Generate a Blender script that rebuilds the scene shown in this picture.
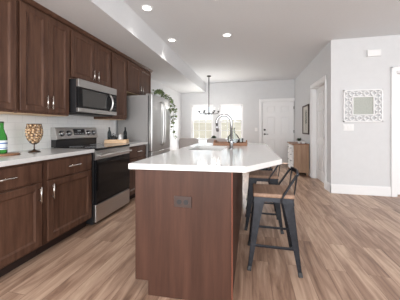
import bpy, bmesh, math, random
from mathutils import Vector, Matrix
random.seed(7)
PI = math.pi
for o in list(bpy.data.objects): bpy.data.objects.remove(o)
scene = bpy.context.scene
C = scene.collection
# ------------------------------------------------------------ camera
cam_d = bpy.data.cameras.new('camera'); cam = bpy.data.objects.new('camera', cam_d); C.objects.link(cam)
cam_d.sensor_width = 36; cam_d.lens = 36*220/400; cam_d.shift_y = -0.055; cam_d.clip_start = 0.02
cam.location = (0, 0, 1.16); cam.rotation_euler = (PI/2, 0, math.atan(50/220))
scene.camera = cam
# ------------------------------------------------------------ world, lights, exposure
scene.view_settings.view_transform = 'Standard'; scene.view_settings.look = 'None'
scene.view_settings.gamma = 1; scene.view_settings.use_curve_mapping = False
scene.view_settings.exposure = 0.7
world = bpy.data.worlds.new('sky'); scene.world = world; world.use_nodes = True
wn = world.node_tree.nodes; wb = wn['Background']
wb.inputs[0].default_value = (0.93, 0.97, 1.0, 1); wb.inputs[1].default_value = 0.85

def area_light(name, loc, target, sx, sy, power, color=(1, 1, 1)):
    d = bpy.data.lights.new(name, 'AREA'); d.shape = 'RECTANGLE'; d.size = sx; d.size_y = sy
    d.energy = power; d.color = color
    o = bpy.data.objects.new(name, d); C.objects.link(o); o.location = loc
    o.rotation_euler = (Vector(target)-Vector(loc)).to_track_quat('-Z', 'Y').to_euler()
    return o
# added area lights for daylight from unseen openings behind the viewpoint and on the right
area_light('daylight_fill_rear', (-0.7, -3.0, 1.6), (-0.9, 3.0, 1.0), 3.2, 2.2, 150, (1.0, 1.0, 1.0))
area_light('daylight_side', (4.9, 1.2, 1.5), (-1.5, 2.4, 1.0), 2.6, 2.2, 34, (1.0, 1.0, 1.0))
area_light('dining_fill', (-1.15, 9.6, 3.3), (-1.0, 6.6, 0.6), 3.2, 1.8, 900, (0.97, 0.985, 1.0))  # added lamp outside above the windows, out of view, brightens the dining corner

# ------------------------------------------------------------ materials
def mat(name, col, rough=0.5, metal=0.0, spec=0.5, coat=0.0, emit=None, estr=0):
    m = bpy.data.materials.new(name); m.use_nodes = True
    b = m.node_tree.nodes['Principled BSDF']
    b.inputs['Base Color'].default_value = (*col, 1); b.inputs['Roughness'].default_value = rough
    b.inputs['Metallic'].default_value = metal; b.inputs['Specular IOR Level'].default_value = spec
    b.inputs['Coat Weight'].default_value = coat; b.inputs['Coat Roughness'].default_value = 0.15
    if emit:
        b.inputs['Emission Color'].default_value = (*emit, 1); b.inputs['Emission Strength'].default_value = estr
    return m
def srgb(r, g, b):
    f = lambda v: (v/255/12.92 if v/255 <= 0.04045 else ((v/255+0.055)/1.055)**2.4)
    return (f(r), f(g), f(b))
def noise_mix(name, c1, c2, scale, rough=0.5, metal=0.0, detail=6, lo=0.35, hi=0.65, spec=0.5, bump=0.0, rvar=0.0, coat=0.0):
    m = mat(name, c1, rough, metal, spec, coat); nt = m.node_tree; n = nt.nodes; l = nt.links; b = n['Principled BSDF']
    tc = n.new('ShaderNodeTexCoord'); mp = n.new('ShaderNodeMapping'); mp.inputs['Scale'].default_value = scale
    nz = n.new('ShaderNodeTexNoise'); nz.inputs['Scale'].default_value = 1; nz.inputs['Detail'].default_value = detail
    nz.inputs['Roughness'].default_value = 0.65
    cr = n.new('ShaderNodeValToRGB'); cr.color_ramp.elements[0].position = lo; cr.color_ramp.elements[1].position = hi
    cr.color_ramp.elements[0].color = (*c1, 1); cr.color_ramp.elements[1].color = (*c2, 1)
    l.new(tc.outputs['Object'], mp.inputs[0]); l.new(mp.outputs[0], nz.inputs['Vector'])
    l.new(nz.outputs[0], cr.inputs[0]); l.new(cr.outputs[0], b.inputs['Base Color'])
    if bump:
        bp = n.new('ShaderNodeBump'); bp.inputs['Strength'].default_value = bump; bp.inputs['Distance'].default_value = 0.01
        l.new(nz.outputs[0], bp.inputs['Height']); l.new(bp.outputs[0], b.inputs['Normal'])
    if rvar:
        mr = n.new('ShaderNodeMapRange'); mr.inputs[3].default_value = rough-rvar; mr.inputs[4].default_value = rough+rvar
        l.new(nz.outputs[0], mr.inputs[0]); l.new(mr.outputs[0], b.inputs['Roughness'])
    return m
M = {}
M['wall'] = noise_mix('wall_paint', (0.675, 0.68, 0.69), (0.695, 0.70, 0.71), (9, 9, 9), 0.75, spec=0.2)
M['ceil'] = noise_mix('ceiling_paint', (0.71, 0.72, 0.735), (0.73, 0.74, 0.755), (40, 40, 40), 0.85, spec=0.15)
M['trim'] = mat('white_trim_paint', (0.87, 0.87, 0.875), 0.4, spec=0.4)
M['wood_up'] = noise_mix('stained_cabinet_wood', srgb(67, 44, 35), srgb(110, 80, 64), (22, 22, 2.2), 0.42, lo=0.28, hi=0.75, spec=0.3, rvar=0.06)
M['wood_isl'] = noise_mix('stained_island_wood', srgb(60, 39, 31), srgb(86, 58, 47), (18, 18, 1.3), 0.45, lo=0.25, hi=0.75, spec=0.25, rvar=0.05)
M['wood_edge'] = noise_mix('red_brown_edge_wood', srgb(122, 66, 48), srgb(146, 84, 64), (30, 30, 2), 0.4)
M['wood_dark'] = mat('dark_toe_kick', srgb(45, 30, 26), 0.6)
M['maple'] = noise_mix('maple_underside', srgb(205, 172, 135), srgb(222, 192, 155), (20, 2, 20), 0.5)
M['quartz'] = noise_mix('white_quartz', (0.73, 0.73, 0.725), (0.77, 0.77, 0.765), (60, 60, 60), 0.09, spec=0.5)
M['steel'] = noise_mix('brushed_steel', (0.56, 0.55, 0.54), (0.64, 0.63, 0.62), (2, 2, 220), 0.30, 1.0)
M['steel_fridge'] = noise_mix('brushed_fridge_steel', (0.44, 0.435, 0.43), (0.5, 0.495, 0.49), (2, 2, 200), 0.28, 1.0)
M['fridge_side'] = mat('grey_fridge_side_paint', srgb(150, 148, 147), 0.45)
M['nickel'] = mat('satin_nickel', (0.72, 0.69, 0.65), 0.25, 1.0)
M['chrome'] = mat('chrome', (0.36, 0.36, 0.37), 0.14, 1.0)
M['blackglass'] = mat('black_glass', (0.008, 0.008, 0.009), 0.08, spec=0.28)
M['greyglass'] = mat('grey_door_glass', (0.06, 0.058, 0.056), 0.12, spec=0.5)
M['black'] = mat('black_enamel', (0.018, 0.018, 0.02), 0.35)
M['blackplastic'] = mat('black_plastic', (0.03, 0.03, 0.032), 0.5)
M['stool'] = noise_mix('dark_gunmetal', srgb(30, 31, 36), srgb(50, 52, 58), (25, 25, 25), 0.38, 0.6, lo=0.3, hi=0.8)
M['seatwood'] = noise_mix('weathered_seat_wood', srgb(132, 102, 84), srgb(170, 138, 116), (40, 3, 40), 0.5)
M['oak'] = noise_mix('light_oak', srgb(150, 118, 94), srgb(174, 142, 116), (30, 30, 3), 0.5)
M['board'] = noise_mix('warm_board_wood', srgb(118, 80, 56), srgb(160, 116, 86), (5, 40, 40), 0.45)
M['traywood'] = noise_mix('pale_tray_wood', srgb(205, 168, 130), srgb(228, 196, 160), (4, 40, 40), 0.5)
M['cork'] = noise_mix('cork', srgb(176, 132, 92), srgb(238, 212, 176), (38, 38, 38), 0.8)
M['bronze'] = mat('dark_bronze_wire', srgb(70, 52, 40), 0.45, 0.7)
M['leaf'] = noise_mix('leaf_green', srgb(84, 108, 62), srgb(150, 168, 116), (14, 14, 14), 0.5)
M['leafdark'] = noise_mix('dark_leaf', srgb(28, 45, 30), srgb(55, 78, 50), (30, 30, 30), 0.5)
M['grey_fabric'] = noise_mix('grey_upholstery', srgb(176, 168, 165), srgb(198, 190, 187), (160, 160, 160), 0.9, spec=0.2)
M['white'] = mat('white_ceramic', (0.82, 0.82, 0.82), 0.25)
M['whiteplastic'] = mat('white_plastic', (0.86, 0.86, 0.86), 0.4)
M['brownplate'] = mat('brown_outlet_plate', srgb(62, 45, 40), 0.4)
M['artgreen'] = noise_mix('sage_print', srgb(168, 172, 166), srgb(186, 190, 183), (60, 60, 60), 0.7)
M['paper'] = noise_mix('botanical_paper', srgb(200, 198, 190), srgb(216, 214, 206), (20, 20, 20), 0.7)
M['darkframe'] = mat('dark_brown_frame', srgb(62, 46, 38), 0.5)
M['iron'] = mat('dark_iron', srgb(70, 68, 68), 0.5, 0.6)
M['label'] = noise_mix('pale_label', srgb(214, 226, 234), srgb(236, 240, 242), (50, 50, 50), 0.6)
M['labelblue'] = mat('blue_label_band', srgb(70, 110, 170), 0.6)
M['lampglow'] = mat('lamp_glow', (1, 1, 1), 0.5, emit=(1, 0.97, 0.92), estr=3)
M['display'] = mat('black_display', (0.02, 0.02, 0.022), 0.15)
M['displaymark'] = mat('pale_display_print', (0.5, 0.52, 0.54), 0.4)
M['ground'] = noise_mix('dry_grass_ground', srgb(200, 190, 172), srgb(216, 206, 188), (0.6, 0.6, 0.6), 0.95, spec=0.1)

def glass_mat(name, tint, gloss=0.08, rough=0.02):
    m = bpy.data.materials.new(name); m.use_nodes = True; nt = m.node_tree; n = nt.nodes; l = nt.links
    n.remove(n['Principled BSDF'])
    t = n.new('ShaderNodeBsdfTransparent'); t.inputs[0].default_value = (*tint, 1)
    g = n.new('ShaderNodeBsdfGlossy'); g.inputs['Roughness'].default_value = rough
    fr = n.new('ShaderNodeLayerWeight'); fr.inputs[0].default_value = gloss
    mx = n.new('ShaderNodeMixShader')
    l.new(fr.outputs['Fresnel'], mx.inputs[0]); l.new(t.outputs[0], mx.inputs[1]); l.new(g.outputs[0], mx.inputs[2])
    l.new(mx.outputs[0], n['Material Output'].inputs[0])
    return m
M['pane'] = glass_mat('window_glass', (0.97, 0.98, 0.98), 0.03)
M['clear'] = glass_mat('clear_glass', (0.93, 0.95, 0.95), 0.13)
M['green'] = glass_mat('green_bottle_glass', (0.30, 0.66, 0.30), 0.15)
M['smoke'] = glass_mat('smoky_bottle_glass', (0.32, 0.34, 0.35), 0.12)

def floor_mat():
    m = mat('wood_plank_floor', (0.3, 0.2, 0.15), 0.38, spec=0.4); nt = m.node_tree; n = nt.nodes; l = nt.links; b = n['Principled BSDF']
    tc = n.new('ShaderNodeTexCoord'); sp = n.new('ShaderNodeSeparateXYZ'); cb = n.new('ShaderNodeCombineXYZ')
    l.new(tc.outputs['Object'], sp.inputs[0]); l.new(sp.outputs['Y'], cb.inputs['X']); l.new(sp.outputs['X'], cb.inputs['Y'])
    br = n.new('ShaderNodeTexBrick'); l.new(cb.outputs[0], br.inputs['Vector'])
    br.inputs['Color1'].default_value = (0, 0, 0, 1); br.inputs['Color2'].default_value = (1, 1, 1, 1)
    br.inputs['Mortar'].default_value = (0.5, 0.5, 0.5, 1)
    br.inputs['Scale'].default_value = 1; br.inputs['Brick Width'].default_value = 1.22; br.inputs['Row Height'].default_value = 0.152
    br.inputs['Mortar Size'].default_value = 0.0016; br.inputs['Mortar Smooth'].default_value = 0.3; br.offset = 0.37
    # grain: long streaks whose phase shifts with each plank
    off = n.new('ShaderNodeVectorMath'); off.operation = 'MULTIPLY_ADD'
    off.inputs[1].default_value = (1.7, 15, 1); l.new(cb.outputs[0], off.inputs[0])
    sc = n.new('ShaderNodeVectorMath'); sc.operation = 'SCALE'; sc.inputs['Scale'].default_value = 37
    l.new(br.outputs['Color'], sc.inputs[0]); l.new(sc.outputs[0], off.inputs[2])
    nz = n.new('ShaderNodeTexNoise'); nz.inputs['Scale'].default_value = 1; nz.inputs['Detail'].default_value = 8
    nz.inputs['Roughness'].default_value = 0.62; nz.inputs['Distortion'].default_value = 0.9
    l.new(off.outputs[0], nz.inputs['Vector'])
    cr = n.new('ShaderNodeValToRGB'); e = cr.color_ramp.elements
    e[0].position = 0.27; e[0].color = (*FL[0], 1); e[1].position = 0.72; e[1].color = (*FL[3], 1)
    k = e.new(0.44); k.color = (*FL[1], 1); k = e.new(0.57); k.color = (*FL[2], 1)
    mxv = n.new('ShaderNodeMath'); mxv.operation = 'MULTIPLY_ADD'; mxv.inputs[1].default_value = 0.16
    l.new(br.outputs['Color'], mxv.inputs[0]); 
    sb = n.new('ShaderNodeMath'); sb.operation = 'SUBTRACT'; sb.inputs[1].default_value = 0.08
    l.new(nz.outputs[0], sb.inputs[0]); l.new(sb.outputs[0], mxv.inputs[2]); l.new(mxv.outputs[0], cr.inputs[0])
    mo = n.new('ShaderNodeMixRGB'); mo.blend_type = 'MULTIPLY'; mo.inputs[2].default_value = (0.45, 0.4, 0.37, 1)
    l.new(br.outputs['Fac'], mo.inputs[0]); l.new(cr.outputs[0], mo.inputs[1]); l.new(mo.outputs[0], b.inputs['Base Color'])
    bp = n.new('ShaderNodeBump'); bp.inputs['Strength'].default_value = 0.12; bp.inputs['Distance'].default_value = 0.004
    l.new(nz.outputs[0], bp.inputs['Height']); l.new(bp.outputs[0], b.inputs['Normal'])
    return m
FL = [srgb(114, 88, 72), srgb(156, 126, 107), srgb(182, 153, 132), srgb(206, 179, 157)]
M['floor'] = floor_mat()
def tile_mat():
    m = mat('white_subway_tile', (0.8, 0.8, 0.8), 0.2, spec=0.5); nt = m.node_tree; n = nt.nodes; l = nt.links; b = n['Principled BSDF']
    tc = n.new('ShaderNodeTexCoord'); sp = n.new('ShaderNodeSeparateXYZ'); cb = n.new('ShaderNodeCombineXYZ')
    l.new(tc.outputs['Object'], sp.inputs[0]); l.new(sp.outputs['Y'], cb.inputs['X']); l.new(sp.outputs['Z'], cb.inputs['Y'])
    br = n.new('ShaderNodeTexBrick'); l.new(cb.outputs[0], br.inputs['Vector'])
    br.inputs['Color1'].default_value = (0.88, 0.88, 0.875, 1); br.inputs['Color2'].default_value = (0.86, 0.86, 0.86, 1)
    br.inputs['Mortar'].default_value = (0.77, 0.77, 0.77, 1); br.inputs['Scale'].default_value = 1
    br.inputs['Brick Width'].default_value = 0.152; br.inputs['Row Height'].default_value = 0.076; br.inputs['Mortar Size'].default_value = 0.0025
    l.new(br.outputs['Color'], b.inputs['Base Color'])
    bp = n.new('ShaderNodeBump'); bp.invert = True; bp.inputs['Strength'].default_value = 0.3; bp.inputs['Distance'].default_value = 0.003
    l.new(br.outputs['Fac'], bp.inputs['Height']); l.new(bp.outputs[0], b.inputs['Normal'])
    return m
M['tile'] = tile_mat()

# ------------------------------------------------------------ mesh helpers
BASE = {}
class MB:
    def __init__(s): s.bm = bmesh.new()
    def merge(s, b):
        me = bpy.data.meshes.new('t'); b.to_mesh(me); b.free(); s.bm.from_mesh(me); bpy.data.meshes.remove(me)
    def box(s, x0, x1, y0, y1, z0, z1, bev=0.0, seg=1):
        b = bmesh.new(); bmesh.ops.create_cube(b, size=1)
        for v in b.verts: v.co = Vector(((x0+x1)/2+v.co.x*(x1-x0), (y0+y1)/2+v.co.y*(y1-y0), (z0+z1)/2+v.co.z*(z1-z0)))
        if bev: bmesh.ops.bevel(b, geom=b.edges[:], offset=bev, segments=seg, profile=0.5, affect='EDGES')
        s.merge(b); return s
    def prism(s, pts, z0, z1, bev=0.0, seg=2, axis='z'):
        b = bmesh.new()
        f = b.faces.new([b.verts.new((p[0], p[1], z0)) for p in pts])
        r = bmesh.ops.extrude_face_region(b, geom=[f])
        for v in [g for g in r['geom'] if isinstance(g, bmesh.types.BMVert)]: v.co.z = z1
        bmesh.ops.recalc_face_normals(b, faces=b.faces[:])
        if bev: bmesh.ops.bevel(b, geom=b.edges[:], offset=bev, segments=seg, profile=0.5, affect='EDGES')
        if axis == 'x':
            for v in b.verts: v.co = Vector((v.co.z, v.co.x, v.co.y))
        if axis == 'y':
            for v in b.verts: v.co = Vector((v.co.x, v.co.z, v.co.y))
        bmesh.ops.recalc_face_normals(b, faces=b.faces[:])
        s.merge(b); return s
    def frust(s, p0, p1, a, b_, bev=0.0, ref=(0, 0, 1)):
        """tapered rectangular bar from p0 to p1; a and b_ are (width, depth) at the ends"""
        p0, p1 = Vector(p0), Vector(p1); d = (p1-p0).normalized(); u = d.cross(Vector(ref))
        if u.length < 1e-4: u = d.cross(Vector((1, 0, 0)))
        u.normalize(); w = u.cross(d)
        b = bmesh.new(); vs = []
        for p, (wa, da) in ((p0, a), (p1, b_)):
            vs.append([b.verts.new(p+u*wa/2*i+w*da/2*j) for i, j in ((-1, -1), (1, -1), (1, 1), (-1, 1))])
        b.faces.new(vs[0][::-1]); b.faces.new(vs[1])
        for i in range(4): b.faces.new((vs[0][i], vs[0][(i+1) % 4], vs[1][(i+1) % 4], vs[1][i]))
        bmesh.ops.recalc_face_normals(b, faces=b.faces[:])
        if bev: bmesh.ops.bevel(b, geom=b.edges[:], offset=bev, segments=2, profile=0.5, affect='EDGES')
        s.merge(b); return s
    def tube(s, pts, r, seg=10, closed=False):
        pts = [Vector(p) for p in pts]; n = len(pts); b = bmesh.new(); rings = []
        rr = r if isinstance(r, (list, tuple)) else [r]*n
        prev = None
        for i, p in enumerate(pts):
            if closed: d = pts[(i+1) % n]-pts[i-1]
            else: d = pts[min(i+1, n-1)]-pts[max(i-1, 0)]
            d.normalize()
            if prev is None:
                u = d.cross(Vector((0, 0, 1)))
                if u.length < 1e-3: u = d.cross(Vector((1, 0, 0)))
            else: u = prev-d*prev.dot(d)
            u.normalize(); prev = u; w = d.cross(u)
            rings.append([b.verts.new(p+(u*math.cos(2*PI*k/seg)+w*math.sin(2*PI*k/seg))*rr[i]) for k in range(seg)])
        for i in range(n if closed else n-1):
            A, B = rings[i], rings[(i+1) % n]
            for k in range(seg): b.faces.new((A[k], A[(k+1) % seg], B[(k+1) % seg], B[k]))
        if not closed: b.faces.new(rings[0][::-1]); b.faces.new(rings[-1])
        bmesh.ops.recalc_face_normals(b, faces=b.faces[:])
        for f in b.faces: f.smooth = len(f.verts) == 4
        s.merge(b); return s
    def lathe(s, prof, c=(0, 0, 0), seg=24, axis='z', smooth=True):
        b = bmesh.new(); rings = []
        for r, z in prof:
            if r < 1e-6: rings.append([b.verts.new((0, 0, z))])
            else: rings.append([b.verts.new((r*math.cos(2*PI*k/seg), r*math.sin(2*PI*k/seg), z)) for k in range(seg)])
        for A, B in zip(rings, rings[1:]):
            for k in range(seg):
                q = [A[k % len(A)], A[(k+1) % len(A)], B[(k+1) % len(B)], B[k % len(B)]]
                q = list(dict.fromkeys(q))
                if len(q) > 2: b.faces.new(q)
        bmesh.ops.recalc_face_normals(b, faces=b.faces[:])
        for f in b.faces: f.smooth = smooth
        for v in b.verts:
            x, y, z = v.co
            if axis == 'x': v.co = Vector((z, x, y))
            if axis == 'y': v.co = Vector((x, z, y))
            v.co += Vector(c)
        s.merge(b); return s
    def cyl(s, c, r, h, seg=20, axis='z', bev=0.0):
        p = [(0, 0), (r-bev, 0), (r, bev), (r, h-bev), (r-bev, h), (0, h)] if bev else [(0, 0), (r, 0), (r, h), (0, h)]
        s.lathe(p, c, seg, axis, smooth=False); return s
    def leaf(s, c, d, size, up=(0, 0, 1), fold=0.25):
        c, d = Vector(c), Vector(d).normalized(); u = d.cross(Vector(up))
        if u.length < 1e-3: u = Vector((1, 0, 0))
        u.normalize(); w = u.cross(d)
        P = [(0, 0), (0.25, 0.3), (0.55, 0.36), (0.85, 0.16), (1, 0)]
        mid = [s.bm.verts.new(c+d*size*t-w*size*0.12*t*t) for t, _ in P]
        for sg in (1, -1):
            sd = [s.bm.verts.new(c+d*size*t+u*sg*size*wd+w*size*(fold*wd-0.12*t*t)) for t, wd in P[1:-1]]
            ch = [mid[0]]+sd+[mid[-1]]
            s.bm.faces.new((mid[0], sd[0], mid[1])); s.bm.faces.new((mid[1], sd[0], sd[1], mid[2]))
            s.bm.faces.new((mid[2], sd[1], sd[2], mid[3])); s.bm.faces.new((mid[3], sd[2], mid[4]))
        return s
    def build(s, name, material, parent=None, smooth=False):
        L = BASE.get(parent.name, Vector()) if parent else Vector()
        me = bpy.data.meshes.new(name)
        for v in s.bm.verts: v.co -= L
        s.bm.to_mesh(me); s.bm.free(); me.materials.append(material)
        if smooth:
            for p in me.polygons: p.use_smooth = True
        o = bpy.data.objects.new(name, me); C.objects.link(o)
        if parent: o.parent = parent
        BASE[o.name] = L
        return o
    def solo(s, name, material, loc, smooth=False):
        """top-level mesh whose origin sits at loc"""
        loc = Vector(loc); me = bpy.data.meshes.new(name)
        for v in s.bm.verts: v.co -= loc
        s.bm.to_mesh(me); s.bm.free(); me.materials.append(material)
        if smooth:
            for p in me.polygons: p.use_smooth = True
        o = bpy.data.objects.new(name, me); C.objects.link(o); o.location = loc; BASE[o.name] = loc
        return o
def tag(o, label, cat, group=None, kind=None):
    o['label'] = label; o['category'] = cat
    if group: o['group'] = group
    if kind: o['kind'] = kind
    return o
def thing(name, loc, label, cat, group=None):
    o = bpy.data.objects.new(name, None); C.objects.link(o); o.location = loc; o.empty_display_size = 0.05
    BASE[o.name] = Vector(loc); return tag(o, label, cat, group)
def struct(name, mb, material, loc=(0, 0, 0), label=None, cat=None, parent=None):
    o = mb.build(name, material, parent) if parent else mb.solo(name, material, loc)
    if not parent:
        o['kind'] = 'structure'
        if label: tag(o, label, cat)
    return o
def copy_tree(o, parent=None):
    c = o.copy(); C.objects.link(c)
    if parent: c.parent = parent
    for ch in list(o.children): copy_tree(ch, c)
    return c

# ------------------------------------------------------------ room shell
XL, YB, ZC, XH, YA = -2.42, 7.6, 2.73, 1.41, 4.35       # left wall, back wall, ceiling, hall wall, art wall
XR, YN = 5.2, -3.6
struct('floor', MB().box(XL-0.1, XR, YN, YB+0.1, -0.1, 0), M['floor'], label='wood plank floor running towards the back wall', cat='floor')
struct('ceiling', MB().box(XL-0.1, XR, YN, YB+0.1, ZC, ZC+0.1), M['ceil'], label='flat white ceiling with recessed lights', cat='ceiling')
struct('trim_1', MB().box(XL, -1.52, YN, YB, 2.405, ZC), M['ceil'], label='boxed white soffit running above the upper cabinets', cat='soffit')
struct('wall_left', MB().box(XL-0.1, XL, YN, YB+0.1, 0, ZC), M['wall'], label='white kitchen wall behind cabinets and refrigerator', cat='wall')
W1, W2, WZ = (-2.06, -1.255), (-1.05, -0.232), (0.72, 1.985)
w = MB(); T = YB+0.14
w.box(XL, W1[0], YB, T, 0, ZC); w.box(W1[1], W2[0], YB, T, 0, ZC); w.box(W2[1], 0.40, YB, T, 0, ZC)
w.box(W1[0], W1[1], YB, T, 0, WZ[0]); w.box(W1[0], W1[1], YB, T, WZ[1], ZC)
w.box(W2[0], W2[1], YB, T, 0, WZ[0]); w.box(W2[0], W2[1], YB, T, WZ[1], ZC)
w.box(0.40, 1.385, YB, T, 2.035, ZC); w.box(1.385, XH+0.12, YB, T, 0, ZC)
struct('wall_back', w, M['wall'], label='far wall with twin windows and white entry door', cat='wall')
w = MB()
w.box(XH, XH+0.14, YA, 4.66, 0, ZC); w.box(XH, XH+0.14, 5.56, YB, 0, ZC); w.box(XH, XH+0.14, 4.66, 5.56, 2.07, ZC)
struct('wall_hall', w, M['wall'], label='short side wall with recessed white door leading to entry', cat='wall')
w = MB()
w.box(XH+0.14, 2.405, YA, YA+0.14, 0, ZC); w.box(2.405, 3.25, YA, YA+0.14, 2.11, ZC); w.box(3.25, XR, YA, YA+0.14, 0, ZC)
struct('wall_right', w, M['wall'], label='white wall on the right carrying the square fretwork art', cat='wall')
struct('wall_side', MB().box(XR, XR+0.1, 2.8, YA+0.14, 0, ZC), M['wall'], label='white wall beyond the right edge', cat='wall')
# tiled splashback on the left wall
struct('trim_2', MB().box(XL, XL+0.012, 0.3, 3.60, 0.90, 1.46), M['tile'], label='white subway tile splashback behind counter and range', cat='tile')
# exterior
g = MB(); ys = [YB+0.3, 12, 16, 20, 26, 40, 70]; zs = [-0.4, -0.4, 0.0, 1.2, 2.0, 2.6, 3.0]
vs = [[g.bm.verts.new((x, y, z)) for x in (-40, 20)] for y, z in zip(ys, zs)]
for a, b in zip(vs, vs[1:]): g.bm.faces.new((a[0], a[1], b[1], b[0]))
struct('ground', g, M['ground'], label='pale dry grassy bank outside the windows', cat='ground')

def baseboard(name, boxes):
    m = MB()
    for x0, x1, y0, y1 in boxes:
        m.box(x0, x1, y0, y1, 0, 0.15, 0.004)
        dx, dy = (0.004, 0) if (x1-x0) < (y1-y0) else (0, 0.004)
        m.box(x0+dx, x1-dx, y0+dy, y1-dy, 0.145, 0.165, 0.003)
    struct(name, m, M['trim'], label={'baseboard_left': 'white baseboard along kitchen wall past the refrigerator', 'baseboard_back': 'white baseboard under the far windows', 'baseboard_hall': 'white baseboard along the short side wall', 'baseboard_right': 'white baseboard under the fretwork art'}[name], cat='baseboard')
baseboard('baseboard_left', [(XL, XL+0.016, 4.6, YB)])
baseboard('baseboard_back', [(XL, 0.30, YB-0.016, YB)])
baseboard('baseboard_hall', [(XH-0.016, XH, YA-0.016, 4.56), (XH-0.016, XH, 5.66, YB)])
baseboard('baseboard_right', [(XH-0.016, 2.325, YA-0.016, YA), (3.33, XR, YA-0.016, YA)])

def casing(name, label, axis, a0, a1, top, face, sgn, depth, wd=0.09):
    """door casing plus jamb; a0..a1 is the clear opening along x ('x') or y ('y')"""
    m = MB(); t = 0.018
    def bx(u0, u1, d0, d1, z0, z1, bev):
        d0, d1 = min(d0, d1), max(d0, d1)
        if axis == 'x': m.box(u0, u1, d0, d1, z0, z1, bev)
        else: m.box(d0, d1, u0, u1, z0, z1, bev)
    fo = face+sgn*t
    bx(a0-wd, a0, face, fo, 0, top+wd, 0.005); bx(a1, a1+wd, face, fo, 0, top+wd, 0.005); bx(a0-wd, a1+wd, face, fo+sgn*0.002, top, top+wd, 0.005)
    bx(a0-wd, a0-wd+0.022, fo, fo+sgn*0.008, 0, top+wd, 0.003); bx(a1+wd-0.022, a1+wd, fo, fo+sgn*0.008, 0, top+wd, 0.003)
    bx(a0-wd, a1+wd, fo, fo+sgn*0.008, top+wd-0.022, top+wd, 0.003)
    inn = face-sgn*depth
    bx(a0-0.001, a0+0.016, face, inn, 0, top, 0); bx(a1-0.016, a1+0.001, face, inn, 0, top, 0); bx(a0, a1, face, inn, top-0.016, top+0.001, 0)
    struct(name, m, M['trim'], label=label, cat='door trim')
casing('trim_3', 'white casing around the panelled entry door', 'x', 0.385, 1.40, 2.035, YB, -1, 0.14)
casing('trim_4', 'white casing around the recessed door in side wall', 'y', 4.66, 5.56, 2.07, XH, -1, 0.14)
casing('trim_5', 'white door casing at right edge beside fretwork art', 'x', 2.405, 3.25, 2.11, YA, -1, 0.14, 0.08)

def panel_door(name, label, axis, a0, a1, z0, z1, face, sgn):
    """six panel door slab; face = front plane, sgn = direction the front looks along"""
    m = MB(); wd = a1-a0; t = 0.036
    def bx(u0, u1, d0, d1, zz0, zz1, bev=0.0):
        p, q = face-sgn*d0, face-sgn*d1; p, q = min(p, q), max(p, q)
        if axis == 'x': m.box(u0, u1, p, q, zz0, zz1, bev)
        else: m.box(p, q, u0, u1, zz0, zz1, bev)
    bx(a0, a1, 0.020, t, z0, z1)
    st = 0.12*wd/0.92; rails = [(z0, z0+0.22), (z0+0.80, z0+0.92), (z0+1.53, z0+1.64), (z1-0.11, z1)]
    bx(a0, a0+st, 0, 0.021, z0, z1); bx(a1-st, a1, 0, 0.021, z0, z1); mc = (a0+a1)/2; bx(mc-st/2, mc+st/2, 0, 0.021, z0, z1)
    for r0, r1 in rails: bx(a0+0.001, a1-0.001, 0.0003, 0.021, r0, r1)
    for (r0, r1), (q0, q1) in zip(rails, rails[1:]):
        for u0, u1 in ((a0+st, mc-st/2), (mc+st/2, a1-st)):
            bx(u0+0.032, u1-0.032, 0.006, 0.024, r1+0.032, q0-0.032, 0.010)
    return struct(name, m, M['trim'], label=label, cat='door')
d1 = panel_door('door_1', 'white six panel entry door with lever and deadbolt', 'x', 0.405, 1.382, 0.012, 2.015, YB+0.025, -1)
BASE[d1.name] = Vector()
h = MB(); h.cyl((0.475, YB-0.02, 0.955), 0.03, 0.05, axis='y', bev=0.004); h.cyl((0.475, YB-0.055, 0.955), 0.011, 0.04, axis='y'); h.tube([(0.475, YB-0.05, 0.955), (0.53, YB-0.052, 0.957), (0.585, YB-0.045, 0.953)], 0.009)
h.build('door_lever', M['iron'], d1)
h = MB(); h.cyl((0.475, YB-0.005, 1.10), 0.032, 0.03, axis='y', bev=0.005); h.build('deadbolt', M['iron'], d1)
for z in (0.25, 1.05, 1.82): MB().box(1.378, 1.392, YB-0.004, YB+0.025, z-0.045, z+0.045).build('hinge', M['iron'], d1)
d2 = panel_door('door_2', 'white panelled door recessed in the short side wall', 'y', 4.68, 5.54, 0.014, 2.05, XH+0.085, -1)
h = MB(); h.cyl((XH+0.035, 4.75, 0.96), 0.028, 0.05, axis='x', bev=0.004); h.lathe([(0.0, 0), (0.02, 0.002), (0.028, 0.015), (0.02, 0.03), (0.011, 0.045)], (XH+0.01, 4.75, 0.96), 16, 'x'); h.build('door_knob', M['nickel'], d2)
d3 = panel_door('door_3', 'white door behind the casing at the right edge', 'x', 2.42, 3.235, 0.014, 2.09, YA+0.10, -1)

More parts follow.
